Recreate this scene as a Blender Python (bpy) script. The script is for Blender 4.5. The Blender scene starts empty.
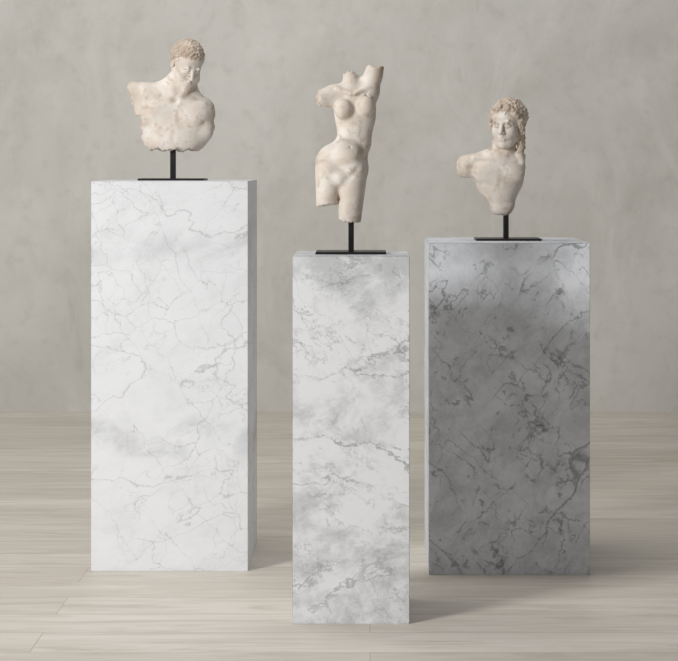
import bpy, bmesh, math, random
import numpy as np
from mathutils import Vector, Matrix, Euler
F=1972.0; H=1.112; CX=370.0; HY=165.0
scene=bpy.context.scene
scene.view_settings.view_transform='Standard'

# ------------------------------------------------------------------ node helpers
class NT:
    def __init__(s,name):
        s.m=bpy.data.materials.new(name); s.m.use_nodes=True
        s.t=s.m.node_tree; s.t.nodes.clear()
        s.out=s.t.nodes.new('ShaderNodeOutputMaterial')
        s.b=s.t.nodes.new('ShaderNodeBsdfPrincipled')
        s.t.links.new(s.b.outputs[0],s.out.inputs[0])
        s.tc=s.t.nodes.new('ShaderNodeTexCoord')
    def put(s,sock,v):
        if isinstance(v,bpy.types.NodeSocket): s.t.links.new(v,sock)
        elif isinstance(v,(tuple,list)) and len(v)==3 and sock.type=='RGBA': sock.default_value=(*v,1)
        else: sock.default_value=v
    def mapping(s,v,loc=(0,0,0),rot=(0,0,0),scale=(1,1,1)):
        n=s.t.nodes.new('ShaderNodeMapping'); s.put(n.inputs[0],v)
        n.inputs['Location'].default_value=loc; n.inputs['Rotation'].default_value=rot; n.inputs['Scale'].default_value=scale
        return n.outputs[0]
    def rs(s,v,ang,scale,loc=(0,0,0)):
        return s.mapping(s.mapping(v,loc=loc,rot=(0,ang,0)),scale=scale)
    def noise(s,v,scale,detail=4,rough=.55,dist=0,color=False):
        n=s.t.nodes.new('ShaderNodeTexNoise'); s.put(n.inputs['Vector'],v)
        n.inputs['Scale'].default_value=scale; n.inputs['Detail'].default_value=detail
        n.inputs['Roughness'].default_value=rough; n.inputs['Distortion'].default_value=dist
        return n.outputs['Color' if color else 'Fac']
    def vor(s,v,scale,feature='DISTANCE_TO_EDGE'):
        n=s.t.nodes.new('ShaderNodeTexVoronoi'); n.feature=feature; s.put(n.inputs['Vector'],v)
        n.inputs['Scale'].default_value=scale
        return n.outputs['Distance']
    def math(s,op,a,b=0.0,c=0.0,clamp=False):
        n=s.t.nodes.new('ShaderNodeMath'); n.operation=op; n.use_clamp=clamp
        s.put(n.inputs[0],a); s.put(n.inputs[1],b); s.put(n.inputs[2],c)
        return n.outputs[0]
    def mul(s,*a):
        r=a[0]
        for x in a[1:]: r=s.math('MULTIPLY',r,x)
        return r
    def vadd(s,a,b,scale=1.0):
        n=s.t.nodes.new('ShaderNodeVectorMath'); n.operation='MULTIPLY_ADD'
        s.put(n.inputs[0],b); n.inputs[1].default_value=(scale,)*3; s.put(n.inputs[2],a)
        return n.outputs[0]
    def rng(s,v,a,b,c=0.0,d=1.0,smooth=True):
        n=s.t.nodes.new('ShaderNodeMapRange'); n.interpolation_type='SMOOTHSTEP' if smooth else 'LINEAR'
        s.put(n.inputs['Value'],v)
        for k,x in zip(('From Min','From Max','To Min','To Max'),(a,b,c,d)): s.put(n.inputs[k],x)
        return n.outputs[0]
    def mix(s,f,a,b,mode='MIX'):
        n=s.t.nodes.new('ShaderNodeMix'); n.data_type='RGBA'; n.blend_type=mode
        s.put(n.inputs[0],f); s.put(n.inputs[6],a); s.put(n.inputs[7],b)
        return n.outputs[2]
    def bump(s,h,strength=.3,dist=.01):
        n=s.t.nodes.new('ShaderNodeBump'); n.inputs['Strength'].default_value=strength
        n.inputs['Distance'].default_value=dist; s.put(n.inputs['Height'],h)
        s.t.links.new(n.outputs[0],s.b.inputs['Normal'])
    def vein(s,v,scale,width,detail=5,rough=.5,dist=0):
        n=s.noise(v,scale,detail,rough,dist)
        a=s.math('ABSOLUTE',s.math('SUBTRACT',n,.5))
        return s.rng(a,0.0,width,1.0,0.0)
    def mask(s,o,loc,scale,a,b):
        return s.rng(s.noise(s.mapping(o,loc=loc),scale,3,.55),a,b)

def mat_plaster():
    n=NT('plaster_wall'); o=n.tc.outputs['Object']
    w=n.noise(o,1.1,5,.6,.6)
    w2=n.noise(n.mapping(o,scale=(1,1,.55)),3.2,7,.68,.9)
    w3=n.noise(n.mapping(o,loc=(3,1,2)),14,5,.6)
    c=n.mix(n.rng(w,.3,.7),(.505,.488,.450),(.605,.592,.558))
    c=n.mix(n.math('MULTIPLY',n.rng(w2,.42,.72),.5),c,(.675,.658,.618))
    c=n.mix(n.math('MULTIPLY',n.rng(w2,.44,.26),.5),c,(.41,.392,.355))
    c=n.mix(n.math('MULTIPLY',n.rng(w3,.5,.75),.28),c,(.40,.382,.345))
    n.put(n.b.inputs['Base Color'],c); n.b.inputs['Roughness'].default_value=.85
    n.bump(n.math('ADD',w2,n.math('MULTIPLY',w3,.3)),.35,.012)
    return n.m

def mat_floor():
    n=NT('pale_oak_planks'); o=n.tc.outputs['Object']
    br=n.t.nodes.new('ShaderNodeTexBrick'); n.put(br.inputs['Vector'],o)
    br.offset=.37; br.inputs['Scale'].default_value=1
    br.inputs['Brick Width'].default_value=2.1; br.inputs['Row Height'].default_value=.19
    br.inputs['Mortar Size'].default_value=.0015; br.inputs['Mortar Smooth'].default_value=.3
    br.inputs['Color1'].default_value=(0,0,0,1); br.inputs['Color2'].default_value=(1,1,1,1); br.inputs['Mortar'].default_value=(.5,.5,.5,1)
    tone=br.outputs['Color']
    off=n.t.nodes.new('ShaderNodeVectorMath'); off.operation='MULTIPLY_ADD'
    n.put(off.inputs[0],tone); off.inputs[1].default_value=(7,3,5); n.put(off.inputs[2],o)
    v=off.outputs[0]
    g=n.noise(n.mapping(v,scale=(1.0,7,1)),1.7,8,.66,1.6)
    g2=n.noise(n.mapping(v,scale=(1.6,45,1)),2.5,4,.6,.3)
    cl=n.noise(n.mapping(o,scale=(.6,1.6,1)),1.7,3,.5)
    c=n.mix(tone,(.64,.585,.505),(.76,.71,.635))
    c=n.mix(n.mul(n.rng(g,.42,.68),.62),c,(.50,.438,.36))
    c=n.mix(n.mul(n.rng(g2,.5,.75),.40),c,(.44,.385,.315))
    c=n.mix(n.mul(n.rng(g,.45,.28),.5),c,(.83,.79,.72))
    c=n.mix(n.mul(n.rng(cl,.4,.7),.25),c,(.78,.74,.68))
    c=n.mix(n.mul(br.outputs['Fac'],.45),c,(.30,.25,.19))
    n.put(n.b.inputs['Base Color'],c); n.b.inputs['Roughness'].default_value=.5
    n.bump(n.math('SUBTRACT',n.math('MULTIPLY',g2,.2),br.outputs['Fac']),.18,.004)
    return n.m

def mat_marble(name,kind,loc):
    n=NT(name); ob=n.tc.outputs['Object']; o=n.mapping(ob,loc=loc)
    zz=n.t.nodes.new('ShaderNodeSeparateXYZ'); n.put(zz.inputs[0],ob); z=zz.outputs[2]
    wq=n.noise(o,18,6,.7,color=True)
    oj=n.vadd(o,wq,.045)
    if kind==0:
        wob=n.noise(o,5,2,.5)
        zb=n.math('ADD',z,n.math('MULTIPLY_ADD',wob,.3,-.15))
        def band(c0,w): return n.rng(n.math('ABSOLUTE',n.math('SUBTRACT',zb,c0)),0,w,1,0)
        b1=band(.35,.06); b2=band(.88,.09)
        cl=n.noise(n.rs(o,.4,(1,1,1.7)),5.0,10,.74,.3)
        v=n.vadd(n.rs(oj,.5,(.75,1,1.5)),n.noise(o,4.0,3,.55,color=True),.28)
        e1=n.rng(n.vor(v,5.6),0,.011,1,0)
        v3=n.vadd(n.rs(oj,-1.15,(.6,1,1.6),(5,2,7)),n.noise(o,6.0,3,.55,color=True),.18)
        e3=n.rng(n.vor(v3,7.5),0,.013,1,0)
        v1=n.vein(n.rs(oj,.3,(.6,1,1.5)),2.9,.0055,4,.5,.2)
        v2=n.vein(n.rs(oj,-1.1,(.5,1,1.6),(9,1,3)),3.6,.005,4,.5,.2)
        v4=n.vein(n.rs(oj,.6,(.6,1,1.5),(4,4,4)),7.0,.007,5,.55,.2)
        m1=n.mask(o,(4,2,1),4,.36,.60); m2=n.mask(o,(14,2,6),4,.40,.58); m3=n.mask(o,(1,12,6),5,.38,.58)
        c=n.mix(n.mul(n.rng(cl,.42,.72),.38),(.80,.812,.835),(.59,.602,.62))
        c=n.mix(n.mul(n.math('MAXIMUM',b1,n.mul(b2,.6)),n.rng(cl,.35,.60),.60),c,(.46,.468,.485))
        c=n.mix(n.mul(e1,m1,.50),c,(.32,.32,.33))
        c=n.mix(n.mul(e3,m2,.42),c,(.35,.35,.36))
        c=n.mix(n.mul(v1,.45),c,(.33,.33,.34))
        c=n.mix(n.mul(v2,m3,.48),c,(.36,.36,.37))
        c=n.mix(n.mul(v4,m1,.40),c,(.36,.36,.37))
    elif kind==1:
        cl=n.noise(n.rs(o,.5,(1,1,1.3)),8,10,.76,.2)
        ca=n.noise(n.mapping(o,loc=(2,9,4)),3.2,4,.55,.3)
        low=n.rng(z,.36,.12,0,1); top=n.rng(z,.76,.86,0,1)
        k=n.math('ADD',n.rng(ca,.42,.62,-.03,.06),n.math('ADD',n.mul(low,.10),n.mul(top,.08)))
        cl2=n.math('ADD',cl,k)
        v1=n.vein(n.rs(oj,.15,(.55,1,1.5)),2.6,.010,6,.62,.2)
        v2=n.vein(n.rs(oj,-1.0,(.55,1,1.5),(2,1,5)),3.6,.007,5,.58,.2)
        v3=n.vein(n.rs(oj,-.6,(.6,1,1.4),(6,6,5)),6.5,.009,6,.62,.2)
        m1=n.mask(o,(1,7,1),4.5,.40,.58); m2=n.mask(o,(8,3,1),5,.40,.58); m3=n.mask(o,(3,13,1),6,.44,.58)
        c=n.mix(n.mul(n.rng(cl2,.48,.72),.72),(.79,.80,.82),(.45,.458,.472))
        c=n.mix(n.mul(v1,m1,.68),c,(.26,.26,.27))
        c=n.mix(n.mul(v2,m2,.55),c,(.30,.30,.31))
        c=n.mix(n.mul(v3,m3,.52),c,(.32,.32,.33))
        spk=n.noise(n.mapping(o,loc=(3,3,3)),21,6,.68)
        c=n.mix(n.mul(n.rng(spk,.58,.70),.55),c,(.36,.362,.37))
    else:
        cl=n.noise(n.rs(o,.9,(1,1,1.2)),11,10,.76,.2)
        ca=n.noise(n.mapping(o,loc=(2,9,4)),3.0,4,.55,.3)
        va=n.vein(n.rs(oj,.85,(.45,1,1.4)),3.6,.0065,3,.5,.1)
        vb=n.vein(n.rs(oj,-.85,(.45,1,1.4),(2,1,5)),4.2,.006,3,.5,.1)
        vc=n.vein(n.rs(oj,1.05,(.45,1,1.5),(7,1,9)),7.0,.010,4,.5,.1)
        vd=n.vein(n.rs(oj,-.7,(.45,1,1.5),(3,8,2)),7.0,.009,4,.5,.1)
        ma=n.mask(o,(1,7,1),11,.36,.58); mb=n.mask(o,(8,3,1),11,.38,.58); mc=n.mask(o,(3,3,6),12,.44,.58); md=n.mask(o,(6,9,1),12,.44,.58)
        spk=n.noise(n.mapping(oj,loc=(3,3,3)),25,5,.62)
        c=n.mix(n.rng(cl,.36,.68),(.79,.81,.85),(.56,.577,.61))
        c=n.mix(n.mul(n.rng(ca,.45,.65),.3),c,(.54,.555,.59))
        c=n.mix(n.mul(va,ma,.68),c,(.17,.175,.185))
        c=n.mix(n.mul(vb,mb,.62),c,(.19,.195,.205))
        c=n.mix(n.mul(vc,mc,.60),c,(.19,.195,.205))
        c=n.mix(n.mul(vd,md,.60),c,(.19,.195,.205))
        c=n.mix(n.mul(n.rng(spk,.60,.68),.65),c,(.20,.205,.215))
    n.put(n.b.inputs['Base Color'],c); n.b.inputs['Roughness'].default_value=.48
    n.b.inputs['Specular IOR Level'].default_value=.3
    return n.m

def mat_stone():
    n=NT('aged_marble_statuary'); o=n.tc.outputs['Object']
    at=n.t.nodes.new('ShaderNodeAttribute'); at.attribute_name='stain'
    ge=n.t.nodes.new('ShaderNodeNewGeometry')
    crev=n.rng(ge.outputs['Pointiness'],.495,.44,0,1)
    a=n.noise(o,14,6,.6,.6); b=n.noise(o,60,6,.7); d=n.noise(n.mapping(o,loc=(2,3,4)),28,5,.65,.5)
    c=n.mix(n.rng(a,.35,.65),(.78,.73,.675),(.66,.575,.495))
    c=n.mix(n.mul(n.rng(d,.52,.68),.58),c,(.44,.33,.245))
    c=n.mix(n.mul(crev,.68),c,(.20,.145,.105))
    st=n.math('MULTIPLY',at.outputs['Fac'],n.rng(d,.3,.6,.35,1),clamp=True)
    c=n.mix(n.mul(st,.75),c,(.38,.28,.195))
    c=n.mix(n.mul(n.rng(b,.56,.74),.45),c,(.33,.25,.18))
    n.put(n.b.inputs['Base Color'],c); n.b.inputs['Roughness'].default_value=.62
    n.bump(n.math('ADD',n.math('MULTIPLY',b,.5),d),.4,.002)
    return n.m

def mat_metal():
    n=NT('blackened_steel'); o=n.tc.outputs['Object']
    a=n.noise(o,40,4)
    n.put(n.b.inputs['Base Color'],n.mix(a,(.012,.011,.012),(.03,.026,.026)))
    n.b.inputs['Metallic'].default_value=.6; n.b.inputs['Roughness'].default_value=.42
    return n.m

# ------------------------------------------------------------------ meshes
def link(o): scene.collection.objects.link(o); return o
def box(name,x0,x1,y0,y1,z0,z1,mat,bev=0,seg=2,origin=None,parent=None):
    bm=bmesh.new(); bmesh.ops.create_cube(bm,size=1)
    ox,oy,oz=origin if origin else ((x0+x1)/2,(y0+y1)/2,z0)
    for v in bm.verts:
        v.co=Vector(((x0+x1)/2+v.co.x*(x1-x0)-ox,(y0+y1)/2+v.co.y*(y1-y0)-oy,(z0+z1)/2+v.co.z*(z1-z0)-oz))
    if bev: bmesh.ops.bevel(bm,geom=bm.edges[:],offset=bev,segments=seg,affect='EDGES',profile=.5)
    me=bpy.data.meshes.new(name); bm.to_mesh(me); bm.free(); me.materials.append(mat)
    o=link(bpy.data.objects.new(name,me)); o.location=(ox,oy,oz)
    if parent: o.parent=parent; o.matrix_parent_inverse=Matrix.Translation(-Vector(parent.location))
    return o
def empty(name,loc):
    e=link(bpy.data.objects.new(name,None)); e.location=loc; e.empty_display_size=.1; return e

WALL=8.878
box('floor',-6,6,-1.5,WALL+.1,-.05,0,mat_floor())
box('wall_back',-6,6,WALL,WALL+.12,-.05,3.2,mat_plaster())

# ------------------------------------------------------------------ pedestals (hollow, mitred marble panels)
def pedestal(px0,px1,d,h,mat):
    x0=(px0-CX)*d/F; x1=(px1-CX)*d/F; w=x1-x0
    e=empty('marble_pedestal',((x0+x1)/2,d+w/2,0))
    t=.02; g=.0004
    cx=(x0+x1)/2; cy=d+w/2; r=w/2
    def slab(name,pts_out,pts_in):
        bm=bmesh.new()
        vo=[bm.verts.new(Vector(p)-e.location) for p in pts_out]; vi=[bm.verts.new(Vector(p)-e.location) for p in pts_in]
        bm.faces.new(vo); bm.faces.new(vi[::-1])
        for i in range(4): bm.faces.new((vo[i],vi[i],vi[(i+1)%4],vo[(i+1)%4]))
        bmesh.ops.recalc_face_normals(bm,faces=bm.faces[:])
        bmesh.ops.bevel(bm,geom=bm.edges[:],offset=.0009,segments=2,affect='EDGES')
        me=bpy.data.meshes.new(name); bm.to_mesh(me); bm.free(); me.materials.append(mat)
        o=link(bpy.data.objects.new(name,me)); o.parent=e
    C=[(-1,-1),(1,-1),(1,1),(-1,1)]
    names=['front_panel','right_panel','back_panel','left_panel']
    for i in range(4):
        a=C[i]; b=C[(i+1)%4]
        def P(c,rr,z): return (cx+c[0]*rr,cy+c[1]*rr,z)
        slab(names[i],[P(a,r,0),P(b,r,0),P(b,r,h-g),P(a,r,h-g)],
                      [P(a,r-t,0),P(b,r-t,0),P(b,r-t,h-t),P(a,r-t,h-t)])
    slab('top_panel',[(cx+c[0]*r,cy+c[1]*r,h) for c in C],[(cx+c[0]*(r-t),cy+c[1]*(r-t),h-t) for c in C])
    return (cx,cy)
p1=pedestal(91,248,5.400,1.068,mat_marble('white_veined_marble',0,(3.1,0,1.7)))
p2=pedestal(292.5,409.5,4.777,.8915,mat_marble('clouded_carrara_marble',1,(7.3,2,.4)))
p3=pedestal(429,590,5.348,.900,mat_marble('grey_carrara_marble',2,(1.3,4,2.2)))

# ------------------------------------------------------------------ implicit sculpting
class Field:
    def __init__(s,x0,x1,y0,y1,p0,p1,h=.55):
        s.h=h; s.x=np.arange(x0,x1,h,dtype=np.float32); s.y=np.arange(y0,y1,h,dtype=np.float32)
        s.z=np.arange(-p1,-p0,h,dtype=np.float32)
        s.D=np.full((len(s.x),len(s.y),len(s.z)),12.,dtype=np.float32); s.T=None
    def setT(s,o=None,M=None,sc=1.0):
        s.T=None if o is None else (np.array([o[0],o[1],-o[2]],dtype=np.float32),np.array(M,dtype=np.float32),sc)
    def run(s,fn,c,R,k,op,mar):
        c=np.array(c,dtype=np.float32)
        if s.T: o,M,sc=s.T; cw=o+sc*(M@c); Rw=R*sc; kk=k*sc
        else: cw=np.array([c[0],c[1],-c[2]]); Rw=R; kk=k
        Rw+=mar+kk; sl=[]
        for ax,a in enumerate((s.x,s.y,s.z)):
            i0=np.searchsorted(a,cw[ax]-Rw); i1=np.searchsorted(a,cw[ax]+Rw)
            if i1<=i0: return
            sl.append(slice(i0,i1))
        X,Y,Z=np.meshgrid(s.x[sl[0]],s.y[sl[1]],s.z[sl[2]],indexing='ij',sparse=True)
        if s.T:
            X=X-o[0];Y=Y-o[1];Z=Z-o[2]
            L=[(X*M[0,i]+Y*M[1,i]+Z*M[2,i])/sc for i in range(3)]
            d=fn(*L)*sc
        else: d=fn(X,Y,-Z)
        A=s.D[tuple(sl)]
        if op=='add':
            if kk>0:
                hh=np.maximum(kk-np.abs(A-d),0)/kk; r=np.minimum(A,d)-hh*hh*kk*.25
            else: r=np.minimum(A,d)
        else:
            d=-d
            if kk>0:
                hh=np.maximum(kk-np.abs(A-d),0)/kk; r=np.maximum(A,d)+hh*hh*kk*.25
            else: r=np.maximum(A,d)
        s.D[tuple(sl)]=r
    def ell(s,c,r,k=3,op='add',rot=0,mar=None,tilt=0):
        if mar is None: mar=3 if s.T else 10
        ca,sa=math.cos(rot),math.sin(rot); cb,sb=math.cos(tilt),math.sin(tilt)
        def fn(X,Y,Z):
            x=X-c[0];y=Y-c[1];z=Z-c[2]
            if rot: x,z=x*ca+z*sa,-x*sa+z*ca
            if tilt: y,z=y*cb+z*sb,-y*sb+z*cb
            k0=np.sqrt((x/r[0])**2+(y/r[1])**2+(z/r[2])**2)+1e-6
            k1=np.sqrt((x/r[0]**2)**2+(y/r[1]**2)**2+(z/r[2]**2)**2)+1e-6
            return k0*(k0-1)/k1
        s.run(fn,c,max(r),k,op,mar)
    def cap(s,a,b,r1,r2=None,k=3,op='add',sy=1.0,mar=None):
        if mar is None: mar=3 if s.T else 10
        if r2 is None: r2=r1
        a=np.array(a,dtype=np.float32); b=np.array(b,dtype=np.float32)
        c=(a+b)/2; R=float(np.linalg.norm(b-a))/2+max(r1,r2)*max(1,sy)
        ba=b-a; bb=float(ba@ba)+1e-6
        def fn(X,Y,Z):
            x=X-a[0];y=Y-a[1];z=Z-a[2]
            t=np.clip((x*ba[0]+y*ba[1]+z*ba[2])/bb,0,1)
            return np.sqrt((x-t*ba[0])**2+((y-t*ba[1])/sy)**2+(z-t*ba[2])**2)-(r1+(r2-r1)*t)
        s.run(fn,c,R,k,op,mar)
    def line(s,pts,r,k,op='sub'):
        for a,b in zip(pts[:-1],pts[1:]): s.cap(a,b,r,r,k=k,op=op)
    def torus(s,c,n,R,r,k=.02):
        n=np.array(n,dtype=np.float32); n/=np.linalg.norm(n)
        def fn(X,Y,Z):
            x=X-c[0];y=Y-c[1];z=Z-c[2]
            q=x*n[0]+y*n[1]+z*n[2]; l=np.sqrt(np.maximum(x*x+y*y+z*z-q*q,0))-R
            return np.sqrt(l*l+q*q)-r
        s.run(fn,c,R+r,k,'add',2)
    def plane(s,pt,nrm,amp=1.2,seed=0,freq=.22,k=2.0,box=None):
        rnd=np.random.RandomState(seed); n=np.array(nrm,dtype=np.float32); n/=np.linalg.norm(n)
        X,Y,Z=np.meshgrid(s.x,s.y,-s.z,indexing='ij',sparse=True)
        d=(X-pt[0])*n[0]+(Y-pt[1])*n[1]+(Z-pt[2])*n[2]
        nz=0
        for i in range(8):
            w=rnd.normal(size=3)*freq*(1+i*.45); nz=nz+np.sin(X*w[0]+Y*w[1]+Z*w[2]+rnd.rand()*6.3)/(1+i*.45)
        d=(d+amp*.5*nz).astype(np.float32)
        if box is not None:
            (a0,a1),(b0,b1),(c0,c1)=box
            o=np.maximum(np.maximum(np.maximum(a0-X,X-a1),np.maximum(b0-Y,Y-b1)),np.maximum(c0-Z,Z-c1))
            d=np.minimum(d,-o)
        hh=np.maximum(k-np.abs(s.D-d),0)/k
        s.D=np.maximum(s.D,d)+hh*hh*k*.25
    def mesh(s):
        D=s.D; S=D<0
        c=np.zeros(tuple(np.array(D.shape)-1),dtype=np.int8)
        offs=[(i,j,k) for i in (0,1) for j in (0,1) for k in (0,1)]
        nx,ny,nz=c.shape
        for o in offs: c+=S[o[0]:o[0]+nx,o[1]:o[1]+ny,o[2]:o[2]+nz]
        act=np.argwhere((c>0)&(c<8)); idx=np.full(c.shape,-1,dtype=np.int64)
        idx[act[:,0],act[:,1],act[:,2]]=np.arange(len(act))
        V={o:D[act[:,0]+o[0],act[:,1]+o[1],act[:,2]+o[2]] for o in offs}
        acc=np.zeros((len(act),3)); cnt=np.zeros(len(act))
        for a in offs:
            for ax in range(3):
                if a[ax]==0:
                    b=list(a); b[ax]=1; b=tuple(b); va,vb=V[a],V[b]
                    m=(va<0)!=(vb<0); t=np.where(m,va/(va-vb+1e-12),0)
                    for q in range(3): acc[:,q]+=np.where(m,a[q]+(t if q==ax else 0),0)
                    cnt+=m
        P=act+acc/cnt[:,None]
        P=P*s.h+np.array([s.x[0],s.y[0],s.z[0]])
        quads=[]
        for ax in range(3):
            u,v=[(1,2),(2,0),(0,1)][ax]
            sa=[slice(None)]*3; sb=[slice(None)]*3; sa[ax]=slice(0,-1); sb[ax]=slice(1,None)
            A=S[tuple(sa)];B=S[tuple(sb)]
            e=np.argwhere(A!=B); e=e[(e[:,u]>0)&(e[:,v]>0)&(e[:,u]<S.shape[u]-1)&(e[:,v]<S.shape[v]-1)]
            ins=A[e[:,0],e[:,1],e[:,2]]
            def g(du,dv):
                q=e.copy(); q[:,u]-=du; q[:,v]-=dv; return idx[q[:,0],q[:,1],q[:,2]]
            Q=np.stack([g(1,1),g(0,1),g(0,0),g(1,0)],1)
            Q[~ins]=Q[~ins][:,::-1]; quads.append(Q)
        Q=np.concatenate(quads); Q=Q[(Q>=0).all(1)]
        return P,Q

def head(f,o,sc,yaw,pitch,roll,hair='short',seed=1):
    M=Euler((math.radians(pitch),math.radians(roll),math.radians(yaw)),'XYZ').to_matrix()
    M=np.array([[M[i][j] for j in range(3)] for i in range(3)])
    f.setT(o,M,sc)
    f.ell((0,.14,.26),(.64,.78,.68),k=.1)
    f.ell((0,-.20,-.15),(.50,.56,.66),k=.2)
    f.ell((0,-.28,-.58),(.37,.42,.32),k=.2)
    f.ell((0,-.60,-.83),(.16,.14,.12),k=.18)
    for sx in (-1,1):
        f.cap((sx*.46,.02,-.35),(sx*.2,-.45,-.78),.14,.12,k=.15)
        f.ell((sx*.30,-.50,-.27),(.17,.2,.2),k=.18)
    f.ell((0,-.38,.30),(.46,.36,.30),k=.15)
    for sx in (-1,1):
        f.ell((sx*.215,-.86,-.03),(.17,.16,.12),k=.10,op='sub')
        f.cap((sx*.07,-.75,.10),(sx*.24,-.74,.15),.05,.05,k=.07)
        f.cap((sx*.24,-.74,.15),(sx*.38,-.60,.07),.05,.04,k=.07)
        f.ell((sx*.215,-.635,-.03),(.125,.115,.085),k=.02)
        f.cap((sx*.09,-.715,-.02),(sx*.21,-.755,.045),.026,.03,k=.02)
        f.cap((sx*.21,-.755,.045),(sx*.33,-.67,-.02),.03,.024,k=.02)
        f.cap((sx*.10,-.71,-.05),(sx*.22,-.735,-.09),.02,.02,k=.03)
        f.cap((sx*.22,-.735,-.09),(sx*.33,-.66,-.05),.02,.02,k=.03)
    f.cap((0,-.74,.10),(0,-.91,-.27),.065,.09,k=.07)
    for sx in (-1,1): f.ell((sx*.09,-.82,-.30),(.058,.07,.055),k=.05)
    f.cap((-.13,-.70,-.505),(0,-.765,-.48),.025,.042,k=.08)
    f.cap((.13,-.70,-.505),(0,-.765,-.48),.025,.042,k=.08)
    f.cap((-.08,-.72,-.585),(.08,-.72,-.585),.045,.045,k=.08)
    f.cap((-.15,-.745,-.53),(0,-.825,-.525),.012,.016,k=.04,op='sub')
    f.cap((.15,-.745,-.53),(0,-.825,-.525),.012,.016,k=.04,op='sub')
    if hair=='short':
        for sx in (-1,1):
            f.ell((sx*.63,.06,-.10),(.07,.15,.20),k=.04)
            f.ell((sx*.71,.03,-.07),(.045,.075,.11),k=.03,op='sub')
    rnd=random.Random(seed)
    cen=np.array([0,.14,.26]); rad=np.array([.64,.78,.68]) if hair=='short' else np.array([.66,.80,.70])
    pts=[]
    tries=0
    N=260 if hair=='short' else 200
    md=.105 if hair=='short' else .125; q0=.8 if hair=='short' else 1.0
    while len(pts)<N and tries<20000:
        tries+=1
        v=np.array([rnd.gauss(0,1) for _ in range(3)]); v/=np.linalg.norm(v)
        p=cen+rad*v
        hl=np.interp(p[1],[-.6,-.35,-.12,.05,.3,.7],[.50,.42,.18,.02,-.42,-.62])
        if hair=='long': hl-=.06
        if p[2]<hl: continue
        if any(np.linalg.norm(p-q)<md for q in pts): continue
        pts.append(p)
        nn=v/rad; nn/=np.linalg.norm(nn)
        if rnd.random()<.72:
            tilt=np.array([rnd.gauss(0,.25) for _ in range(3)])
            f.torus(p+nn*.02,nn+tilt,(.062+rnd.random()*.025)*q0,.042*q0,k=.02)
            f.ell(tuple(p+nn*.03),(.03,.03,.03),k=.02)
        else:
            f.ell(tuple(p+nn*.02),((.085+rnd.random()*.03)*q0,.085*q0,(.07+rnd.random()*.03)*q0),k=.03)
    f.ell((0,.17,.30),(.665,.79,.69) if hair=='long' else (.65,.77,.67),k=.05)
    if hair=='long':
        for sx in (-1,1):
            path=[(sx*.14,-.56,.68),(sx*.44,-.46,.47),(sx*.58,-.22,.15),(sx*.60,-.06,-.22),(sx*.56,.08,-.55),(sx*.56,.05,-.98)]
            if sx<0: path=path[:4]
            for i in range(len(path)-1):
                f.cap(path[i],path[i+1],.12,.10,k=.08)
            for i in range(len(path)-1):
                a=np.array(path[i]);b=np.array(path[i+1])
                for t in np.arange(0,1,.3):
                    p=a+(b-a)*t
                    for _ in range(3):
                        q=p+np.array([sx*rnd.uniform(-.03,.09),rnd.uniform(-.13,.02),rnd.uniform(-.06,.06)])
                        if rnd.random()<.6: f.torus(q,(sx*rnd.uniform(.1,.9),-1,rnd.uniform(-.4,.4)),.06,.04,k=.02)
                        else: f.ell(tuple(q),(.075,.07,.09),k=.03)
        f.ell((0,.35,-.35),(.50,.42,.5),k=.15)
    T=f.T; f.setT()
    def hairmask(Pw):
        L=((Pw-T[0])@T[1])/T[2]
        hl=np.interp(L[:,1],[-.6,-.35,-.12,.05,.3,.7],[.50,.42,.18,.02,-.42,-.62])
        r=np.linalg.norm(L-np.array([0,.14,.0]),axis=1)
        m=np.clip((L[:,2]-hl+.02)/.08,0,1)*(r<1.35)
        if hair=='long':
            side=np.clip((np.abs(L[:,0])-.48)/.06,0,1)*(r<1.35)*(L[:,2]>-1.2)
            m=np.maximum(m,side)
        return m
    return hairmask

stone=mat_stone(); metal=mat_metal()
def finish(name,part,f,dc,base,plate,rod,hm=None,extra=None):
    P,Q=f.mesh(); s=dc/F
    W=np.stack([(P[:,0]-CX)*s, dc+P[:,1]*s, H+(P[:,2]+HY)*s],1)
    e=empty(name,(base[0],base[1],base[2]))
    me=bpy.data.meshes.new(part); me.from_pydata((W-np.array(base)).tolist(),[],Q.tolist())
    me.polygons.foreach_set('use_smooth',[True]*len(me.polygons))
    at=me.attributes.new('stain','FLOAT','POINT')
    st=np.zeros(len(P)) if hm is None else hm(P)
    if extra: st=np.maximum(st,extra(P[:,0],P[:,1],-P[:,2]))
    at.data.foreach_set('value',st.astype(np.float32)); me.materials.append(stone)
    o=link(bpy.data.objects.new(part,me)); o.parent=e
    X=lambda px:(px-CX)*s
    t=.006
    box('stand_plate',X(plate[0]),X(plate[1]),base[1]-.06,base[1]+.06,base[2],base[2]+t,metal,.0012,parent=e)
    ztop=H-(rod[2]-HY)*s
    box('stand_rod',X(rod[0]),X(rod[1]),base[1]-(X(rod[1])-X(rod[0]))/2,base[1]+(X(rod[1])-X(rod[0]))/2,base[2]+t-.001,ztop,metal,.0015,parent=e)

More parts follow.
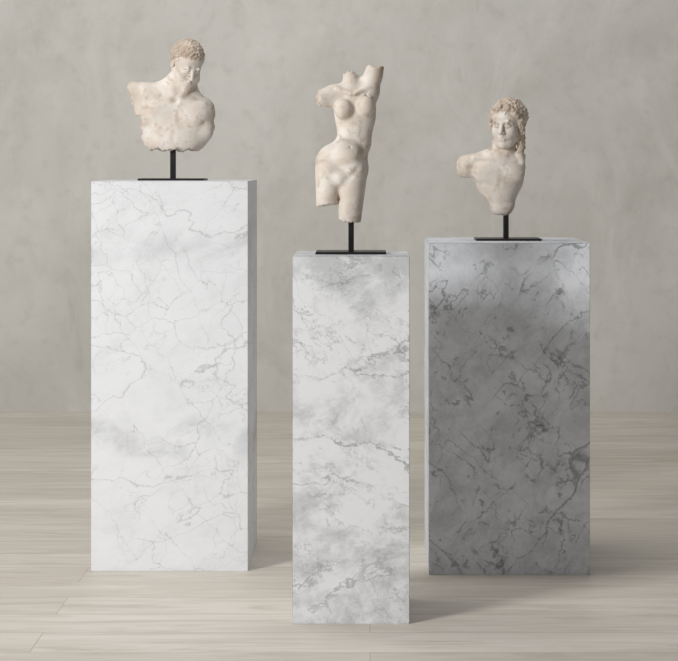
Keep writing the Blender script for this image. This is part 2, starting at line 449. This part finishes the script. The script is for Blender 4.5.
# ---- male bust
f=Field(122,222,-34,34,32,158,.5)
f.ell((177,2,121),(35,18,33),k=0)
f.ell((174,2,134),(35,16,24),k=6)
f.cap((148,2,96),(202,2,110),11.5,11.5,k=8)
f.cap((152,1,97),(133,-1,93),12.5,11.5,k=8)
f.ell((148,1,112),(14,13,18),k=8,rot=-.2)
f.cap((202,1,112),(206,0,128),12,9.5,k=6)
f.cap((173,4,96),(184,1,74),14,11.5,k=8)
f.cap((160,5,90),(178,4,78),7,7,k=8)
f.cap((192,5,96),(188,4,80),7,7,k=8)
f.ell((159,-9,112),(18,8.5,13),k=3,rot=.2)
f.ell((193,-9,117),(16,8.5,13),k=3,rot=-.1)
f.ell((175,-6,141),(22,9,14),k=5)
f.cap((170,-11,99),(146,-11,91),2.2,2.4,k=3)
f.cap((182,-11,101),(204,-9,105),2.2,2.4,k=5)
f.cap((175,-11,101),(172,-2,78),3,4,k=3)
f.cap((179,-11,101),(196,-4,80),3,4,k=3)
f.ell((176,-16,101),(3.5,4,3),k=3,op='sub')
f.cap((176,-21,105),(175,-19,143),2.6,2.2,k=3,op='sub')
f.line([(147,-15,121),(154,-18,126),(164,-19,127),(173,-19,123)],1.7,3)
f.line([(179,-19,124),(187,-19,130),(198,-17,130),(206,-13,124)],1.7,3)
hm=head(f,(187.5,-5,63.5),23.3,30,32,5,'short',3)
f.plane((129.5,0,92),(-1,0,.25),1.6,1)
f.plane((214,0,120),(1,0,.05),1.8,2)
f.plane((141.5,0,120),(-1,0,.06),1.5,5,box=((100,160),(-40,40),(116,170)))
f.plane((176,0,150),(0,.0,1),1.6,3)
f.plane((144,0,146),(-.7,0,.9),1.5,4)
f.plane((208,0,145),(.75,0,.8),1.5,6)
def ex1(x,y,z): return .5*np.clip((z-140)/12,0,1)+.6*np.clip((136-x)/5,0,1)+.4*np.clip((x-209)/5,0,1)
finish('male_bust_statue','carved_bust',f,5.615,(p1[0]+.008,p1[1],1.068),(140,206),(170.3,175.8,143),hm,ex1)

# ---- female torso
f=Field(306,392,-30,30,58,230,.5)
f.ell((355,2,109),(21,13,27),k=0)
f.cap((334,2,95),(368,2,91),10,10,k=7)
f.cap((352,2,96),(351,1,70),9,8,k=6)
f.cap((336,1,95),(321,-3,99),10,9.5,k=5)
f.cap((368,2,92),(377,-2,64),10.5,9,k=6)
f.ell((344,-9.5,110),(9.5,8.5,10),k=3)
f.ell((366,-9.5,106),(9,8.5,10),k=3)
f.cap((355.5,2,122),(354,2,142),17,17.5,k=8,sy=.72)
f.ell((342,2,164),(26.5,15,22),k=8,rot=.2)
f.ell((347,-8,153),(14,9,14),k=4)
f.ell((331,10,172),(14,10,14),k=5); f.ell((354,10,170),(13,10,14),k=5)
f.cap((329.5,0,172),(327,-3,214),14.2,10.5,k=4)
f.cap((352,0,172),(349,-1,228),15.5,11,k=4)
f.ell((340,-10,178),(7,6,7),k=5)
f.cap((339,-20,188),(338,-14,215),1.5,3.2,k=4,op='sub')
f.cap((338.5,-12,193),(338,8,215),1.0,2.6,k=3,op='sub')
f.cap((319,-15,167),(336,-18,183),1.5,1.5,k=4,op='sub')
f.cap((363,-15,164),(344,-18,183),1.5,1.5,k=4,op='sub')
f.ell((350.5,-18,147),(1.6,3,2),k=1.5,op='sub')
f.cap((353,-16,117),(351,-16,140),1.5,1.5,k=4,op='sub')
f.cap((351,-12,94),(337,-8,89),1.6,1.6,k=3)
f.cap((355,-12,94),(368,-8,88),1.6,1.6,k=3)
f.line([(332,-9,130),(338,-13,133),(344,-15,131),(350,-15.5,134),(357,-15,137),(364,-13,134),(371,-9,136),(375,-3,133)],1.5,.8)
f.line([(372,-12,88),(366,-11,95),(372,-10,101),(377,-5,104)],1.2,.8)
f.plane((352,0,73.5),(.1,.2,-1),2.0,11,box=((338,362),(-40,40),(40,92)),freq=.3)
f.plane((317.5,0,98),(-1,-.15,-.1),1.6,12)
f.plane((325,0,107),(-.3,0,1),1.4,13,box=((300,331.5),(-40,40),(98,125)))
f.plane((378,0,66.5),(.1,0,-1),1.6,14,box=((362,400),(-40,40),(40,90)))
f.plane((383,0,75),(1,0,.15),1.2,18,box=((372,400),(-40,40),(40,100)))
f.plane((327,0,205),(.05,0,1),1.5,15,box=((300,338.3),(-40,40),(190,240)))
f.plane((350,0,221.5),(-.08,0,1),1.5,16)
def ex2(x,y,z): return .55*np.clip((z-190)/25,0,1)+.6*np.clip((80-z)/8,0,1)+.7*np.clip((323-x)/4,0,1)*(z<115)+.35*np.clip((x-372)/5,0,1)
finish('female_torso_statue','carved_torso',f,4.919,(p2[0],p2[1],.8915),(316,386),(348.3,353.9,212),None,ex2)

# ---- long-haired bust
f=Field(450,534,-32,34,90,222,.5)
f.ell((499,2,173),(26,16,25),k=0)
f.cap((499,2,180),(502,0,204),22,13,k=8,sy=.8)
f.cap((490,2,163),(466,-1,167),12,12,k=8)
f.cap((502,2,160),(521,1,163),11,11,k=8)
f.cap((502,4,163),(506,1,140),11.5,9.5,k=7)
f.ell((485,-9,172),(14,8,11),k=3); f.ell((511,-9,173),(13,8,11),k=3)
f.cap((498,-11,160),(474,-9,158),1.8,2,k=3)
f.cap((503,-11,160),(519,-8,158),1.8,2,k=3)
f.cap((499,-11,161),(494,0,142),2.5,3,k=3); f.cap((502,-11,161),(514,-2,142),2.5,3,k=3)
f.cap((499,-19,166),(499,-17,188),1.8,1.8,k=3,op='sub')
f.line([(474,-13,181),(482,-16,186),(492,-17,189),(503,-17,190),(513,-16,187),(522,-13,181)],1.7,2)
lk=[(520,-4,140),(521,-6,148),(519,-8,155),(521,-9,162)]
for a,b in zip(lk[:-1],lk[1:]): f.cap(a,b,4,3.2,k=2)
hm=head(f,(507.5,-4,123.5),25.0,-22,6,3,'long',8)
f.plane((458.5,0,168),(-1,-.1,.1),1.6,21)
f.plane((524.5,0,168),(1,0,.0),1.6,22,box=((515,560),(-60,60),(150,240)))
f.plane((468,0,181),(-.35,0,1),1.5,23,box=((440,476),(-60,60),(168,200)))
f.plane((476,0,190),(-1,0,.42),1.4,24,box=((440,505),(-60,60),(178,240)))
f.plane((520,0,198),(1,0,.5),1.5,25,box=((498,560),(-60,60),(180,240)))
f.plane((500,0,214.5),(0,0,1),1.2,26)
def ex3(x,y,z): return .5*np.clip((z-192)/10,0,1)+.5*np.clip((464-x)/4,0,1)
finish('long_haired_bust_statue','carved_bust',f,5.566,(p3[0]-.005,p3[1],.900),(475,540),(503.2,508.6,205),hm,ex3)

# ------------------------------------------------------------------ light
def area(name,loc,target,size,power,color=(1,1,1),sy=None):
    l=bpy.data.lights.new(name,'AREA'); l.energy=power; l.color=color; l.shape='RECTANGLE'; l.size=size; l.size_y=sy or size
    o=link(bpy.data.objects.new(name,l)); o.location=loc
    o.rotation_euler=(Vector(target)-Vector(loc)).to_track_quat('-Z','Y').to_euler()
area('softbox_key',(-3.6,1.6,2.3),(0.1,5.5,.7),1.1,212,(1,.997,.99),1.3)
area('added_wall_fill',(-.6,5.6,4.3),(0,8.8,1.0),3,72,(1,.99,.97),1.5)  # unseen overhead fill, added to brighten the back wall without filling pedestal fronts
w=bpy.data.worlds.new('studio'); scene.world=w; w.use_nodes=True
w.node_tree.nodes['Background'].inputs[0].default_value=(1,1,1,1)
w.node_tree.nodes['Background'].inputs[1].default_value=.20

cam=bpy.data.cameras.new('camera'); co=link(bpy.data.objects.new('camera',cam))
cam.sensor_width=36; cam.sensor_fit='HORIZONTAL'; cam.lens=F/678*36
cam.shift_x=-31/678; cam.shift_y=-165.5/678
co.location=(0,0,H); co.rotation_euler=(math.radians(90),0,0)
cam.clip_start=.05
scene.camera=co
